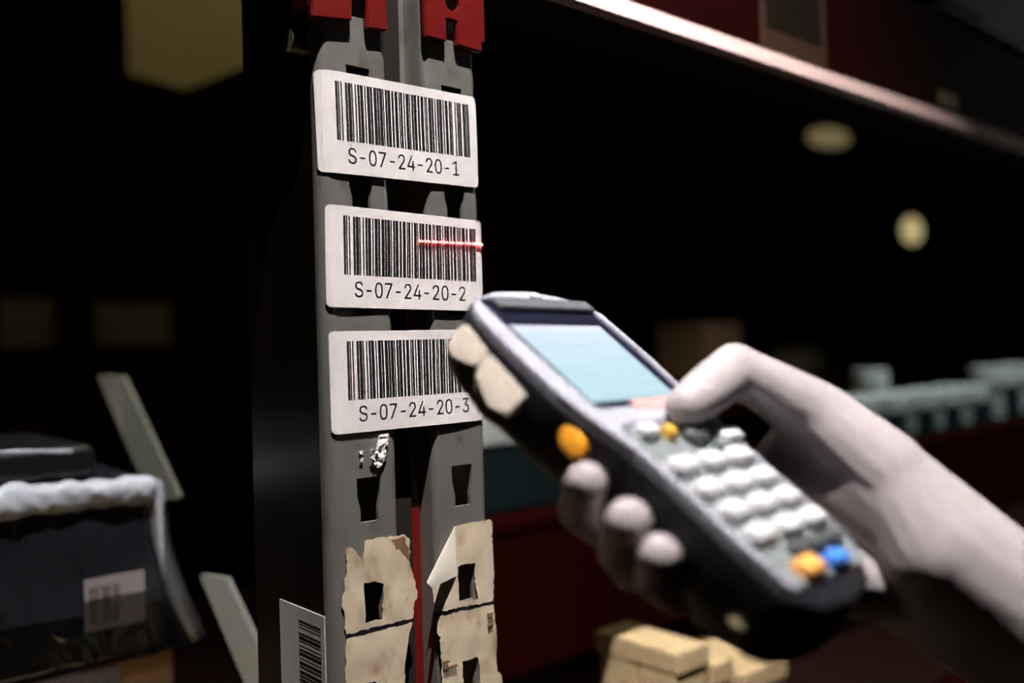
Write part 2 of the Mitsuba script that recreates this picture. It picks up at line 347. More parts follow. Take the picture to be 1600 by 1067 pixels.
scene[k + '__dim_line'] = {**mikit.ply(dim, 'pink_print'), 'emitter': {'type': 'area', 'radiance': {'type': 'rgb', 'value': [4.0, 0.10, 0.10]}}}
tag(k + '__bright_dash', 'bright dashes of the laser line on the white gaps')

# ------------------------------------------------------------------ torn paper labels low on the post
def mm(pts): return [(x / 1000, 1.3 + z / 1000) for x, z in pts]
def jag(poly, seed, amp=0.0006, step=0.0016):
    rs = np.random.RandomState(seed); out = []
    c = np.array(poly.exterior.coords)[:-1]
    for i in range(len(c)):
        a, b = c[i], c[(i + 1) % len(c)]; L = np.linalg.norm(b - a); n = max(1, int(L / step))
        for q in range(n):
            p = a + (b - a) * q / n
            out.append(p + (rs.uniform(-amp, amp, 2) if q else 0))
    return Polygon(out).buffer(0)
def ysheet(poly, y, t, ph, bow=0.0006, edge=0.004):
    m = refine(extr(poly, t), edge); v = m.vertices
    yy = y - v[:, 2] - bow * (0.5 + 0.5 * np.sin(v[:, 0] * 330 + ph)) * (0.5 + 0.5 * np.sin(v[:, 1] * 210 + 2 * ph))
    yy = yy + np.clip(0.0065 - v[:, 0], 0, None) ** 2 / 0.012
    r = trimesh.Trimesh(np.stack([v[:, 0], yy, v[:, 1]], 1), m.faces, process=False)
    return r
LU = [(9.1, 49.9), (11.8, 50.4), (15.1, 47.5), (17.2, 44.7), (18.8, 42.3), (20.8, 52.3), (33.4, 52.1), (45.9, 51.6), (49.1, 47.5), (48.4, 36.4), (51.7, 25.7), (52.7, 17.5), (50.0, 11.0), (49.6, 5.3), (27.3, 6.0), (7.8, 6.3), (6.1, 23.0), (7.9, 28.3), (7.5, 32.1), (9.3, 37.5)]
LUh = [(19.3, 30.4), (25.8, 30.1), (31.5, 27.6), (30.6, 18.9), (30.1, 9.2), (19.5, 9.6), (19.2, 19.3)]
LL = [(7.9, 3.6), (27.3, 3.5), (49.1, 3.3), (47.4, -0.5), (45.7, -8.1), (44.0, -15.7), (42.5, -35.1), (42.2, -90), (7.7, -90), (6.6, -15.9)]
LLh = [(18.5, -22.4), (24.2, -22.3), (29.0, -24.6), (29.6, -44), (19.1, -44)]
RU = [(79.9, 51.2), (106.0, 51.3), (107.6, 49.7), (107.0, 37.9), (108.0, 23.6), (106.6, 3.5), (85.6, 4.4), (65.4, 5.2), (63.8, 15.2), (62.1, 20.2), (72, 23.0), (80.3, 22.9), (80.1, 38.1)]
RUh = [(81.1, 27.5), (86.5, 28.6), (93.9, 27.9), (93.5, 16.8), (95.2, 6.9), (81.7, 7.5), (81.6, 16.9)]
RL = [(65.7, 2.8), (85.5, 2.0), (106.8, 1.3), (107.4, -9.8), (108.4, -21.0), (108.2, -38.1), (111.4, -41.2), (111.8, -48.9), (108.0, -90), (68.7, -90), (68.2, -23.7), (66.8, -11.0), (67.8, -9.2), (65.6, -6.6)]
RLh = [(82.5, -26.2), (94.0, -26.4), (95.3, -35.7), (94.2, -49), (84.1, -49), (82.7, -31.5)]
def torn(name, pts, hole, seed, lab):
    p = jag(Polygon(mm(pts)), seed).difference(jag(Polygon(mm(hole)), seed + 5, 0.0005))
    k = thing('torn_label', lab, 'paper label', 'torn old paper labels low on the post')
    add(k + '__paper', ysheet(p, -0.0004, 0.0005, seed), 'old_paper', smooth=30)
    return k
k1 = torn('lu', LU, LUh, 1, 'torn cream paper label with a brown stained top corner, left half of the post')
st = jag(Polygon(mm([(36.3, 50.3), (44.0, 51.1), (45.8, 50.3), (48.0, 42.4), (47.6, 36.9), (43.7, 41.7), (39.1, 44.9)])), 9, 0.001)
add(k1 + '__stain', ysheet(st, -0.0009, 0.0002, 1), 'stain', 'brown torn stain')
add(k1 + '__gap_shadow', ysheet(Polygon(mm([(7.8, 6.5), (49.6, 5.5), (49.3, 3.3), (7.9, 4.0)])), -0.0004, 0.0004, 1), 'ink', 'black strip for the shadowed gap under the paper')  # shadow in the gap between the papers, put in as a black strip
torn('ll', LL, LLh, 3, 'plain cream paper label at the bottom of the left half of the post')
k2 = torn('ru', RU, RUh, 2, 'torn cream paper label with a bright folded flap, right half of the post')
add(k2 + '__gap_shadow', ysheet(Polygon(mm([(65.3, 5.4), (106.6, 3.7), (106.8, 1.4), (65.7, 2.9)])), -0.0004, 0.0004, 1), 'ink', 'black strip for the shadowed gap under the paper')  # same gap shadow on the right half, coloured black
fl = np.array([(0.0799, -0.0012, 1.3509), (0.0803, -0.0012, 1.3229), (0.0560, -0.0105, 1.3225), (0.0520, -0.0115, 1.3262), (0.066, -0.0075, 1.3405)])
ce = fl.mean(0) + np.array([0, -0.0018, 0])
V = np.vstack([fl, ce[None], fl + [0, 0.0004, 0], ce[None] + [0, 0.0004, 0]]); F = []
for i in range(5):
    j = (i + 1) % 5; F += [[i, j, 5], [6 + j, 6 + i, 11], [i, 6 + i, j], [j, 6 + i, 6 + j]]
add(k2 + '__flap', trimesh.Trimesh(V, F, process=False), 'flap_paper', 'bright cream flap folded outwards', smooth=25)
k3 = torn('rl', RL, RLh, 4, 'cream paper label with small faded print at the bottom of the right half')
pr_ = []
rs = np.random.RandomState(3)
for (xa, xb, z) in ((68.8, 72.6, 1276.8), (68.8, 77.6, 1273.2), (101.6, 105.6, 1296.6), (101.8, 105.4, 1289.8), (102.0, 105.4, 1292.2)):
    x = xa
    while x < xb:
        w = rs.uniform(0.4, 0.9); pr_.append(box(x / 1000, (x + w) / 1000, -0.0026, -0.0008, (z - 0.5) / 1000, (z + rs.uniform(0.2, 0.8)) / 1000)); x += w + 0.4
add(k3 + '__faded_print', cat(*pr_), 'stain', 'small faded print', kind='stuff')
# crumbled white remnant of a peeled sticker
rs = np.random.RandomState(5)
rem = []
for poly, dep in (([(30.5, 1407.2), (36.0, 1407.6), (35.6, 1402.0), (33.6, 1400.6), (35.2, 1396.5), (33.0, 1392.6), (30.0, 1389.2), (26.6, 1391.4), (27.2, 1394.2), (24.6, 1395.6), (27.6, 1397.0), (25.8, 1399.2), (28.6, 1400.6)], 0.0018), ([(18.2, 1399.6), (21.2, 1399.8), (20.6, 1397.6), (19.0, 1397.8)], 0.0008), ([(19.0, 1395.6), (20.8, 1396.2), (20.6, 1393.4), (18.6, 1393.8)], 0.0008)):
    m = refine(extr(jag(Polygon([(x / 1000, z / 1000) for x, z in poly]), 11, 0.0004, 0.001), 0.0004), 0.0012); v = m.vertices
    nz = meshkit.fbm(np.stack([v[:, 0] * 420, v[:, 1] * 420, 0 * v[:, 0]], 1), 2)
    rem.append(trimesh.Trimesh(np.stack([v[:, 0], -0.0001 - v[:, 2] - dep * 1.6 * nz, v[:, 1]], 1), m.faces, process=False))
add('sticker_remnant', cat(*rem), 'remnant', 'crumpled white scrap of a peeled sticker under the third barcode label', 'sticker scrap')

# ------------------------------------------------------------------ handheld scanner: local frame in mm, u across, v towards the top, n out of the face
DW, DL, DN = np.array([0.9947, 0.1019, -0.0109]), np.array([-0.0766, 0.8102, 0.5811]), np.array([0.0680, -0.5772, 0.8138])
DEV = np.eye(4); DEV[:3, :3] = np.stack([DW, DL, DN], 1) / 1000.0; DEV[:3, 3] = (0.0017, -0.1191, 1.4672)
OUT = [(0, 2), (10, 11), (26, 17.5), (48, 19.5), (70, 16), (84, 8), (90, 0), (87, -40), (82, -66), (80, -95), (77, -125), (75, -150), (70, -163), (60, -173), (38, -177), (16, -175), (6, -167), (4, -145), (4.5, -118), (4, -95), (-2, -76), (-5, -60), (-5, -30), (-3, -8)]
outline = smoothpoly(OUT, 4.0)
def drings(levels, n=140):
    base = resample(outline, n)
    rings = []
    t = np.roll(base, -1, 0) - np.roll(base, 1, 0); t /= np.linalg.norm(t, axis=1, keepdims=True)
    nr = np.stack([-t[:, 1], t[:, 0]], 1)
    if Polygon(base + nr).area > Polygon(base).area: nr = -nr
    for z, ins in levels:
        ring = base + nr * ins
        rings.append(np.column_stack([ring, np.full(n, 0.0) + (z if np.isscalar(z) else z(ring))]))
    return loft(rings)
def back(zhead, ztail):
    return lambda r: ztail + (zhead - ztail) * np.clip((r[:, 1] + 170) / 190, 0, 1) ** 0.8
sc = thing('handheld_scanner', 'black and grey handheld barcode scanner with a lit screen, held in the hand', 'barcode scanner')
add(sc + '__shell', drings([(-1.2, 3.0), (-2.6, 1.0), (-5, 0.2), (back(-14, -14), 0.0), (back(-25, -26), 0.8), (back(-30, -31), 4.0), (back(-32, -34), 10.0)]), 'device_black', smooth=40, M=DEV)
# grey face frame with openings for the screen glass and the key bed
face = outline.buffer(-1.6)
glass_hole = smoothpoly([(11, 8.5), (20, 10), (72, 10), (83, 7), (82, -30), (77, -69), (10, -69), (9.5, -30)], 2.5)
bed_hole = smoothpoly([(11, -80), (75, -80), (73, -120), (71, -150), (67, -165), (11, -165), (11, -120)], 3)
face = face.intersection(Polygon([(-30, 40), (120, 40), (120, -100), (75, -150), (68, -163.5), (-30, -167)])).buffer(-3).buffer(3)
fr = face.difference(glass_hole).difference(bed_hole)
add(sc + '__face_frame', cat(extr(fr, 1.6), *[x for x in [extr(fr.buffer(-0.6), 2.1)]]).apply_translation((0, 0, -1.4)), 'device_grey', M=DEV)
add(sc + '__screen_glass', extr(glass_hole.buffer(0.3), 1.0).apply_translation((0, 0, -1.5)), 'gloss_navy', 'dark glass around the screen', M=DEV)
scr = (np.array([(12.2, -64.8, -0.3), (71.5, -64.6, -0.3), (76.3, -9.8, -0.3), (13.5, -10.3, -0.3)]), np.array([[0, 1, 2], [0, 2, 3]]))
def screen_light(p, n, uv):
    v = (p.x - 0.0017) * float(DL[0]) + (p.y + 0.1191) * float(DL[1]) + (p.z - 1.4672) * float(DL[2])
    t = smoothstep(-0.0155, -0.013, v)
    row = smoothstep(0.55, 0.75, noise(v * 420, (p.x) * 60)) * 0.06
    return mix(mix((0.58, 0.82, 0.88), (0.70, 0.86, 0.95), smoothstep(-0.05, -0.02, v)) * (1 - row), (0.88, 0.90, 1.0), t)
def with_m(mesh):
    v, f, _ = meshkit.arrays(mesh); return trimesh.Trimesh(v @ DEV[:3, :3].T + DEV[:3, 3], f, process=False)
scene[sc + '__screen'] = {**mikit.ply(with_m(scr), 'gloss_navy', uv=[(0, 0), (1, 0), (1, 1), (0, 1)]), 'emitter': {'type': 'area', 'radiance': proc(screen_light)}}
tag(sc + '__screen', 'lit pale blue screen')
add(sc + '__speaker_bar', rbox(18, 84, 1.0, 9.0, -0.8, 2.4, 1.5), 'grille_grey', 'dark grey bar above the screen', smooth=40, M=DEV)
for u_, v_, r_ in ((34, 10.0, 3.0), (50, 11.8, 3.6)):  # pale beads modelled in place of glints on the top arc
    e = trimesh.creation.icosphere(2, 1.0); e.apply_scale((r_, r_ * 0.75, 1.6)); e.apply_translation((u_, v_, 1.6))
    add(sc + '__painted_glint', e, 'key_white', smooth=True, M=DEV)
add(sc + '__key_bed', extr(bed_hole.buffer(0.3), 1.0).apply_translation((0, 0, -1.4)), 'key_bed', 'grey bed of the keypad', M=DEV)
add(sc + '__print_strip', extr(smoothpoly([(33, -66.3), (62, -66.3), (62, -73), (33, -73)], 1), 0.5).apply_translation((0, 0, 0.6)), 'pink_print', 'pink printed strip below the screen', M=DEV)
def keycap(u, v, a, b, h=4.0, slant=0):
    pl = affinity.translate(Polygon([(-a, -b), (a, -b), (a, b), (-a, b)]).buffer(-min(a, b) * 0.7).buffer(min(a, b) * 0.7, 10), u, v)
    p = resample(pl, 36); c = p.mean(0)
    return loft([np.column_stack([c + (p - c) * s, np.full(36, z)]) for z, s in ((-0.8, 1.0), (h * 0.55, 0.98), (h * 0.85, 0.86), (h, 0.6))])
def key(u, v, a, b, m, lab=None, name='key', h=4.0): add(f'{sc}__{name}', keycap(u, v, a, b, h), m, lab, smooth=50, M=DEV)
for v_ in (-106, -118.8, -130.6, -142.6):
    for u_ in (20.5, 41, 61): key(u_ - (v_ + 106) * 0.01, v_, 8.2, 4.4, 'key_white', name='number_key')
key(22.5, -86, 6.0, 3.6, 'key_white', name='function_key'); key(34.5, -88, 3.0, 3.6, 'key_yellow', 'small yellow key by the thumb', 'function_key'); key(48, -92, 6, 4, 'key_dim', name='function_key')
key(69, -95.5, 8.0, 4.0, 'key_white', name='function_key', h=5.0); key(57.5, -99.5, 4.0, 3.2, 'key_bed', name='function_key', h=4.5)
for u_ in (33, 46, 59): key(u_, -153, 5.2, 3.2, 'key_dim', name='menu_key')
key(27.5, -160.3, 7.4, 4.4, 'key_orange', 'orange key at the foot of the keypad', 'orange_key'); key(47, -161.3, 6.6, 3.8, 'key_blue', 'blue key at the foot of the keypad', 'blue_key')
# side parts on the left wall
def sidebump(pts, u0, u1, r, drop=0.0):
    p = resample(smoothpoly(pts, r), 60); c = p.mean(0)
    return loft([np.column_stack([np.full(60, u) + k * drop * (p[:, 1] - p[:, 1].max()) / 12.0, c + (p - c) * s]) for u, s, k in ((u0, 1.0, 0), ((u0 + u1 * 3) / 4, 0.97, 1), (u1, 0.84, 1))])
add(sc + '__side_grip', cat(sidebump([(-1, -5), (-10, -5.0), (-22, -6.0), (-22, -14), (-10, -17), (-3, -15)], -2, -4.5, 2, 6.5), sidebump([(-21, -6), (-36, -6.5), (-49, -8), (-49, -18), (-40, -20), (-24, -15)], -3.5, -6.0, 2, 6.5)), 'beige', 'beige moulded grip on the upper left side', smooth=40, M=DEV)
add(sc + '__side_bumper', sidebump([(-6, -17), (-22, -16), (-46, -20), (-50, -26), (-36, -29), (-12, -24)], -2, -7.5, 2), 'brown_rubber', 'dark brown rubber under the side grip', smooth=40, M=DEV)
add(sc + '__trigger_button', sidebump([(-68, -6.5), (-74, -5.0), (-80, -7), (-82.5, -11), (-79, -14.5), (-72, -14), (-67.5, -10.5)], -1.5, -4.0, 2.4, 2.5), 'trigger', 'orange oval trigger button', smooth=50, M=DEV)
e = trimesh.creation.icosphere(2, 1.0); e.apply_scale((1.6, 3.2, 1.3)); e.apply_translation((3.6, -158.0, -20.6))
add(sc + '__contact', e, 'brass', 'small shiny metal contact low on the side', smooth=True, M=DEV)

# ------------------------------------------------------------------ the hand (one continuous surface), same local frame in mm
def bones(chains, R=20):
    parts = []
    for ch in chains:
        for (a, ra), (b, rb) in zip(ch[:-1], ch[1:]):
            parts.append(m3.Manifold.batch_hull([m3.Manifold.sphere(ra, R).translate(tuple(map(float, a))), m3.Manifold.sphere(rb, R).translate(tuple(map(float, b)))]))
    return parts
iM, mM, rM, pM = (97, -99, -28), (99, -116, -31), (97, -133, -31), (88, -144, -35)
wr, cmc, tM = (124, -172, -2), (118, -141, 12), (108, -107, 18)
fingers = [
    [(iM, 10.5), ((66, -93, -45), 9.2), ((22, -90, -43), 8.4), ((0, -89.5, -31), 7.6), ((-6.6, -89.8, -16.5), 7.9)],
    [(mM, 10.5), ((66, -113, -48), 9.4), ((22, -111, -46), 8.6), ((2, -110.5, -32), 8.0), ((-5.0, -110.8, -16.5), 8.5)],
    [(rM, 10.2), ((64, -131, -46), 9.0), ((24, -128, -42), 8.2), ((3, -126.5, -30), 7.4), ((-4.0, -126.4, -18), 7.5)],
    [(pM, 9.5), ((66, -148, -41), 8.0), ((40, -145, -39), 7.2), ((24, -143, -37), 6.6)]]
thumb = [[(cmc, 19.5), (tM, 15.5), ((95, -90, 20.5), 12.2), ((84.5, -75.5, 20.5), 11.4), ((66, -78.5, 13.0), 10.6), ((49.5, -81.5, 8.0), 8.4)]]
arm = [[(wr, 26.5), ((140, -203, -7), 28), ((158, -240, -11), 30), ((182, -288, -17), 35), ((215, -352, -26), 40)],
       [((126, -170, -20), 18), ((136, -200, -20), 22), ((158, -240, -11), 30)]]
P = bones(fingers + thumb + arm)
sp = lambda p, r: m3.Manifold.sphere(r, 20).translate(tuple(map(float, p)))
P.append(m3.Manifold.batch_hull([sp(iM, 10.5), sp(mM, 10.5), sp(rM, 10.5), sp(pM, 9.5), sp((124, -160, -36), 14), sp((132, -176, -16), 20)]))
P.append(m3.Manifold.batch_hull([sp(cmc, 18.5), sp(wr, 26.5), sp((140, -203, -7), 28), sp((126, -166, -28), 15), sp((136, -200, -20), 22)]))
P.append(m3.Manifold.batch_hull([sp(cmc, 17), sp(tM, 12), sp((106, -104, -6), 9), sp((114, -138, -8), 12), sp(wr, 23)]))
hand = m3.Manifold.batch_boolean(P, m3.OpType.Add).refine_to_length(2.6)
v, f, _ = meshkit.arrays(hand)
hm = trimesh.Trimesh(v, f, process=True)
trimesh.smoothing.filter_taubin(hm, 0.5, 0.53, 70)
pe = thing('person', 'right hand and forearm holding the scanner, thumb on its keypad, dark sleeve', 'person')
add(pe + '__hand', hm, 'skin', smooth=True, M=DEV)
nail = trimesh.creation.icosphere(3, 1.0); nail.apply_scale((6.2, 5.0, 1.2))
nail.apply_transform(trimesh.transformations.rotation_matrix(math.radians(-16), [0, 1, 0])); nail.apply_translation((56.5, -79.5, 18.7))
add(pe + '__thumbnail', nail, 'nail', 'thumbnail', smooth=True, M=DEV)
# dark sleeve beginning at the right edge
def tube(cs, rs_, n=40):
    cs = np.array(cs, float); rings = []
    for i, (c, r) in enumerate(zip(cs, rs_)):
        d = cs[min(i + 1, len(cs) - 1)] - cs[max(i - 1, 0)]; d /= np.linalg.norm(d)
        a = np.cross(d, [0, 0, 1]); a /= np.linalg.norm(a); b = np.cross(d, a)
        th = np.arange(n) * 2 * math.pi / n
        rr = r * (1 + 0.02 * np.sin(5 * th + i))
        rings.append(c + rr[:, None] * (np.cos(th)[:, None] * a + np.sin(th)[:, None] * b))
    return rings
o = tube([(155, -234, -10.5), (160, -243, -12), (182, -288, -17), (221, -362, -27)], [31.5, 34, 40, 46])
i_ = tube([(155, -234, -10.5), (160, -243, -12), (221, -362, -27)], [29.5, 29.0, 38])
add(pe + '__sleeve', loft([i_[1], i_[0], o[0], o[1], o[2], o[3]]), 'black_cloth', 'black sleeve', smooth=40, M=DEV)

# ------------------------------------------------------------------ left bay: stretch-wrapped packs
dk = thing('shelf_deck', 'dark shelf deck under the wrapped packs left of the post', 'shelf')
add(dk + '__board', rbox(-1.7, 0.044, 0.10, 1.05, 1.035, 1.060, 0.003), 'wood')
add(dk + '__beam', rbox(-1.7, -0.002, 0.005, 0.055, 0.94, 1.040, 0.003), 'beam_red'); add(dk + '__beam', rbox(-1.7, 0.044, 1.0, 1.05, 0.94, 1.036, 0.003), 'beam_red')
add(dk + '__leg', rbox(-0.05, 0.03, 1.0, 1.08, 0, 0.942, 0.003), 'galvanised'); add(dk + '__leg', rbox(-1.7, -1.62, 1.0, 1.08, 0, 0.942, 0.003), 'galvanised'); add(dk + '__leg', rbox(-1.7, -1.62, 0.0, 0.08, 0, 0.942, 0.003), 'galvanised')
PY = 0.305
c1 = thing('brown_carton', 'brown carton with a grey label, lowest of the packs left of the post', 'carton')
add(c1 + '__carton', rbox(-0.34, 0.034, PY + 0.002, PY + 0.26, 1.060, 1.2235, 0.004), 'cardboard')
add(c1 + '__label', rbox(-0.095, -0.008, PY + 0.0008, PY + 0.0026, 1.115, 1.2215, 0.0005, 6), 'label_grey', 'pale grey paper label')
c2 = thing('wrapped_pack', 'dark pack in clear stretch film with a grey printed label and bunched highlight-white top edge', 'wrapped pack')
def wrapbox(x0, x1, y0, y1, z0, z1, flare, seed, nz=26, n=180):
    rings = []
    for k in range(nz):
        t = k / (nz - 1); z = z1 + (z0 - z1) * t
        fx = flare * t ** 2.2
        base = Polygon([(x0, y0), (x1 + fx, y0), (x1 + fx, y1), (x0, y1)]).buffer(-0.012).buffer(0.012, 8)
        p = resample(base, n)
        nv = p - p.mean(0); nv /= np.linalg.norm(nv, axis=1, keepdims=True)
        d = meshkit.fbm(np.stack([p[:, 0] * 38 + z * 30, p[:, 1] * 38, np.full(n, z * 22)], 1), 3, seed) - 0.5
        q = p + nv * (0.007 * d[:, None])
        rings.append(np.column_stack([q, z + 0.004 * (meshkit.noise(np.stack([p[:, 0] * 60, p[:, 1] * 60, np.full(n, k * 0.1)], 1), seed) - 0.5)]))
    return loft(rings)
add(c2 + '__film', wrapbox(-0.34, 0.0215, PY, PY + 0.24, 1.2245, 1.358, 0.030, 3), 'film', 'dark glossy stretch film', smooth=True)
def lumpy(path, r, seed, n=14, step=0.003):
    ls = LineString(path); m = max(8, int(ls.length / step))
    pts = np.array([ls.interpolate(ls.length * i / m).coords[0] for i in range(m + 1)])
    d = np.gradient(pts, axis=0); d /= np.linalg.norm(d, axis=1, keepdims=True)
    ref = np.array([0.3, 1.0, 0.2]); a = np.cross(d, ref); a /= np.linalg.norm(a, axis=1, keepdims=True); b = np.cross(d, a)
    th = np.arange(n) * 2 * math.pi / n; rings = []
    for i in range(m + 1):
        rr = r[0] + (r[1] - r[0]) * i / m
        rr = rr * (0.6 + 0.8 * meshkit.noise(np.stack([np.cos(th) * 1.5 + i * step * 70, np.sin(th) * 1.5, np.full(n, i * step * 60)], 1), seed))
        rings.append(pts[i] + rr[:, None] * (np.cos(th)[:, None] * a[i] + np.sin(th)[:, None] * b[i]))
    return loft(rings)
add(c2 + '__film_rim', lumpy([(-0.33, PY + 0.002, 1.355), (-0.10, PY, 1.353), (-0.03, PY, 1.352), (0.019, PY, 1.351)], (0.0125, 0.0105), 4), 'film_highlight', 'bunched film along the top edge, its highlight coloured white', smooth=True)
add(c2 + '__film_edge', lumpy([(0.019, PY, 1.356), (0.023, PY, 1.335), (0.026, PY, 1.30), (0.034, PY, 1.27), (0.051, PY - 0.002, 1.228)], (0.0065, 0.0055), 6), 'film_highlight', 'film gathered along the right edge, its highlight coloured pale', smooth=True)
add(c2 + '__label', rbox(-0.034, 0.0095, PY - 0.0052, PY - 0.0045, 1.2515, 1.290, 0.0002, 6), 'label_grey', 'grey paper label')
prn = [box(x / 1000, x / 1000 + w, PY - 0.0056, PY - 0.0051, z0, z1) for x, w, z0, z1 in ((-31, 0.007, 1.256, 1.284), (-22.5, 0.007, 1.256, 1.284), (-14, 0.004, 1.256, 1.270), (-14, 0.005, 1.273, 1.284))]
add(c2 + '__label_print', cat(*prn), 'label_ink', 'dark printed blocks on the label')
c3 = thing('black_pack', 'flat glossy black pack lying on top of the wrapped pack', 'pack')
add(c3 + '__body', rbox(-0.32, -0.018, PY + 0.012, PY + 0.20, 1.3620, 1.3880, 0.007, 20), 'black_box', smooth=40)
add(c3 + '__painted_shine', lumpy([(-0.20, PY + 0.014, 1.3860), (-0.075, PY + 0.014, 1.3872), (-0.035, PY + 0.0135, 1.3835)], (0.0012, 0.0020), 8), 'film_highlight', 'shine of film on the top edge, modelled as a pale roll', smooth=True)  # thin pale roll modelled in place of a shine

# ------------------------------------------------------------------ right bay: pallet, crates, jars
dk = thing('shelf_deck', 'dark shelf deck behind the scanner, under the wooden pallet', 'shelf')
add(dk + '__board', rbox(0.13, 2.7, 0.055, 1.05, 1.035, 1.060, 0.003), 'dark_wall')
add(dk + '__beam', rbox(0.108, 2.7, 0.003, 0.053, 0.94, 1.058, 0.003), 'beam_red'); add(dk + '__beam', rbox(0.13, 2.7, 1.0, 1.05, 0.94, 1.036, 0.003), 'beam_red')
for x, y in ((2.6, 0.0), (2.6, 1.0), (0.14, 1.0)): add(dk + '__leg', rbox(x, x + 0.08, y, y + 0.08, 0, 0.942, 0.003), 'galvanised')
pal = thing('wooden_pallet', 'pale wooden pallet on the deck below the scanner', 'pallet')
for x, w, zt in ((0.400, 0.046, 1.177), (0.450, 0.034, 1.154), (0.500, 0.075, 1.133)):
    add(pal + '__board', rbox(x, x + w, 0.100, 0.200, zt - 0.020, zt, 0.002, 8), 'wood')
    for y in (0.103, 0.150): add(pal + '__block', rbox(x + 0.001, x + w - 0.001, y, y + 0.045, 1.0785, zt - 0.0195, 0.002, 8), 'wood')
for y in (0.104, 0.151): add(pal + '__runner', rbox(0.397, 0.575, y, y + 0.044, 1.060, 1.079, 0.002, 8), 'wood')
def crate(lab, x0, x1, y0, y1, z0, z1):
    k = thing('red_crate', lab, 'crate')
    add(k + '__tub', cat(box(x0, x1, y0, y0 + 0.008, z0, z1), box(x0, x1, y1 - 0.008, y1, z0, z1), box(x0, x0 + 0.008, y0, y1, z0, z1), box(x1 - 0.008, x1, y0, y1, z0, z1), box(x0, x1, y0, y1, z0, z0 + 0.01)), 'crate_red')
    add(k + '__lid', rbox(x0 - 0.004, x1 + 0.004, y0 - 0.004, y1 + 0.004, z1 - 0.012, z1 + 0.004, 0.003), 'crate_red')
crate('long dark red crate carrying the row of jars at the right edge', 1.02, 2.50, 0.40, 0.62, 1.060, 1.246)
crate('dark red crate carrying a teal tub, seen between post and scanner', 0.30, 0.86, 0.40, 0.62, 1.060, 1.246)
ords = ['first', 'second', 'third', 'fourth', 'fifth', 'sixth', 'seventh', 'eighth', 'ninth']
def jar(x, y, z, h, r, lab):
    k = thing('jar', lab, 'jar', 'jars in a row on the red crate')
    b = lathe([(0, 0), (r * 0.86, 0), (r * 0.93, 0.004), (r * 0.93, h * 0.54), (r * 0.84, h * 0.62), (r * 0.84, h * 0.66), (0, h * 0.66)]); b.apply_translation((x, y, z))
    l = lathe([(0, h * 0.64), (r * 0.96, h * 0.64), (r, h * 0.66), (r, h * 0.96), (r * 0.94, h), (0, h)]); l.apply_translation((x, y, z))
    add(k + '__body', b, 'jar_body', smooth=40); add(k + '__lid', l, 'jar_lid', 'pale grey lid', smooth=40)
    th = np.radians(np.linspace(195, 222, 8)); rr = r * 0.93 + 0.0008  # narrow pale strip standing for a whitish upright streak
    V = np.vstack([np.column_stack([x + rr * np.cos(th), y + rr * np.sin(th), np.full(8, z + q)]) for q in (0.008, h * 0.53)]); F = []
    for i in range(7): F += [[i, i + 1, 8 + i + 1], [i, 8 + i + 1, 8 + i]]
    add(k + '__side_streak', trimesh.Trimesh(V, F, process=False), 'jar_streak', 'pale upright streak')
ZJ = 1.2505
for i, x in enumerate((1.25, 1.38, 1.51, 1.64, 1.77, 1.91, 2.10, 2.28)):
    tall = i in (6, 7)
    jar(x, 0.47, ZJ, 0.128 if tall else 0.090, 0.058 if not tall else 0.054, f'{ords[i]} jar from the left on the long red crate, {"taller" if tall else "low"}, pale lid')
jar(1.69, 0.575, ZJ, 0.135, 0.038, 'narrow tall jar behind the row of low jars on the long red crate')
tb = thing('teal_tub', 'dark teal tub with a pale lid beside the grey post, left of the scanner', 'tub')
add(tb + '__tub', rbox(0.44, 0.60, 0.43, 0.58, ZJ, 1.336, 0.006), 'jar_body'); add(tb + '__lid', rbox(0.434, 0.606, 0.424, 0.586, 1.334, 1.372, 0.006), 'jar_lid', 'pale lid')
def carton(lab, m, x0, x1, y0, y1, z0, z1):
    k = thing('carton', lab, 'carton')
    add(k + '__carton', rbox(x0, x1, y0, y1, z0, z1, 0.003, 8), m); add(k + '__tape', box((x0 + x1) / 2 - 0.012, (x0 + x1) / 2 + 0.012, y0 - 0.0006, y1 + 0.0006, z1 - 0.02, z1 + 0.0006), m)
carton('small orange carton low behind the fingers', 'carton_orange', 0.70, 0.78, 0.66, 0.72, 1.060, 1.15)
# ------------------------------------------------------------------ racks further back
def backrack(lab, x0, x1, y0, y1, z):
    k = thing('back_shelf', lab, 'shelf')
    add(k + '__board', rbox(x0, x1, y0, y1, z - 0.02, z, 0.003, 8), 'dark_wall'); add(k + '__beam', rbox(x0, x1, y0 - 0.04, y0, z - 0.11, z, 0.003, 8), 'crate_red'); add(k + '__beam', rbox(x0, x1, y1, y1 + 0.04, z - 0.11, z, 0.003, 8), 'crate_red')
    for x in (x0, x1 - 0.08):
        for y in (y0 - 0.04, y1 - 0.02): add(k + '__leg', rbox(x, x + 0.08, y, y + 0.06, 0, z - 0.11 if y < y0 else z - 0.11, 0.003, 8), 'dark_wall')
backrack('far dark red shelf behind the thumb, holding two cartons', 1.7, 3.6, 1.25, 1.95, 1.345)
backrack('far dark red shelf left of the post, holding dull green cartons', -0.4, 1.4, 2.55, 3.2, 1.50)
carton('reddish brown carton above the thumb on the far shelf', 'cardboard', 2.10, 2.30, 1.33, 1.52, 1.345, 1.52)
carton('low pale carton above the back of the hand on the far shelf', 'carton_pale', 2.62, 2.76, 1.30, 1.42, 1.345, 1.425)
carton('dull olive carton on the far shelf, nearest the left edge', 'carton_olive', 0.44, 0.60, 2.85, 3.0, 1.50, 1.66)
carton('dull olive carton on the far shelf above the slanted brace', 'carton_olive', 0.68, 0.92, 2.66, 2.8, 1.50, 1.64)
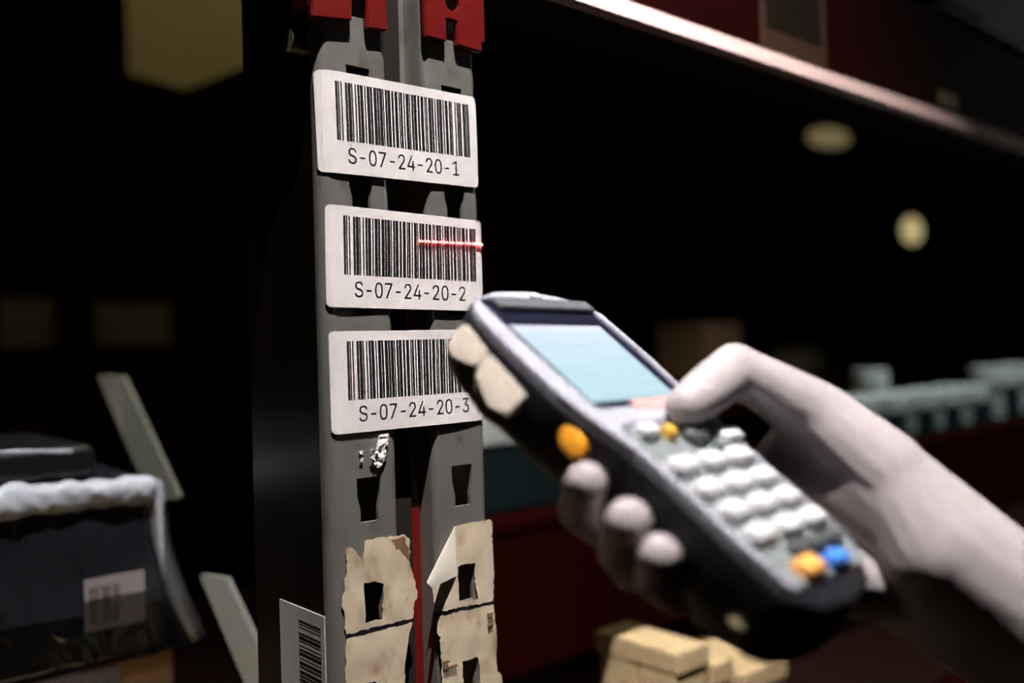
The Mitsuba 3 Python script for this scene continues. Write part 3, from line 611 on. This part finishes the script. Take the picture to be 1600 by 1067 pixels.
# folded yellow sign hanging in the aisle behind
k = thing('hanging_sign', 'folded yellow sign hanging high behind the post', 'sign')
V = np.array([(0.455, 1.638), (0.552, 1.560), (0.70, 1.428)]); zb = (2.088, 2.050, 2.120)
def panel(i, j):
    d = V[j] - V[i]; nrm = np.array([-d[1], d[0]]) / np.linalg.norm(d) * 0.004
    a, b = V[i], V[j]; pts = [(*a, zb[i]), (*b, zb[j]), (*b, 2.62), (*a, 2.62)]
    pts = np.array(pts + [(p[0] + nrm[0], p[1] + nrm[1], p[2]) for p in pts])
    return trimesh.Trimesh(pts, [[0, 1, 2], [0, 2, 3], [4, 6, 5], [4, 7, 6], [0, 4, 5], [0, 5, 1], [1, 5, 6], [1, 6, 2], [2, 6, 7], [2, 7, 3], [3, 7, 4], [3, 4, 0]], process=False)
add(k + '__panel', panel(0, 1), 'sign_yellow'); add(k + '__panel', panel(1, 2), 'sign_yellow')
rod = trimesh.creation.cylinder(0.004, 2.0, sections=10); rod.apply_translation((0.552, 1.562, 3.6)); add(k + '__rod', rod, 'lamp_metal')

# ------------------------------------------------------------------ lamps
def lamp_box(key, lab, x0, x1, y0, y1, z, rad, group=None):
    k = thing(key, lab, 'lamp', group)
    add(k + '__housing', cat(box(x0 - 0.02, x1 + 0.02, y0 - 0.02, y1 + 0.02, z + 0.004, z + 0.07)), 'lamp_metal')
    xs = np.array([[x0, y0, z], [x0, y1, z], [x1, y1, z], [x1, y0, z]])
    scene[k + '__diffuser'] = {**mikit.ply(trimesh.Trimesh(xs, [[0, 1, 2], [0, 2, 3]], process=False), 'lamp_metal'), 'emitter': {'type': 'area', 'radiance': {'type': 'rgb', 'value': rad}}}
    for x in (x0 + 0.02, x1 - 0.02):
        r = trimesh.creation.cylinder(0.005, 4.6 - z - 0.07, sections=8); r.apply_translation((x, (y0 + y1) / 2, (4.6 + z + 0.07) / 2)); add(k + '__rod', r, 'lamp_metal')
lamp_box('fill_lamp', 'added unseen fill lamp over the aisle in front of the rack', -0.2, 1.4, -1.15, -0.95, 3.3, AISLE_FILL)  # added out of view for fill and soft highlights
lamp_box('fill_lamp', 'added unseen warm lamp brightening what lies behind the post', 0.2, 0.9, 0.6, 1.1, 3.4, REAR_FILL)  # added out of view to brighten the sign and the goods
def pendant(x, y, z, rx, rz, rad, lab):
    k = thing('pendant_lamp', lab, 'lamp')
    e = trimesh.creation.icosphere(3, 1.0); e.apply_scale((rx, rx * 0.5, rz)); 
    e.apply_translation((x, y, z))
    scene[k + '__globe'] = {**mikit.ply(e, 'lamp_metal', True), 'emitter': {'type': 'area', 'radiance': {'type': 'rgb', 'value': rad}}}
    r = trimesh.creation.cylinder(0.006, 4.6 - z - rz, sections=8); r.apply_translation((x, y, (4.6 + z + rz) / 2)); add(k + '__rod', r, 'lamp_metal')
pendant(2.60, -1.05, 2.10, 0.12, 0.12, [14.0, 13.0, 12.5], 'added unseen round lamp right of the frame, for highlights on the post edges')  # added out of view so the post edges catch highlights
pendant(4.74, 1.87, 2.054, 0.085, 0.075, [0.50, 0.42, 0.19], 'small round glowing lamp far back on the right')
pendant(4.40, 2.16, 2.58, 0.17, 0.05, [0.15, 0.12, 0.055], 'dim wide glowing lamp just under the red beam')
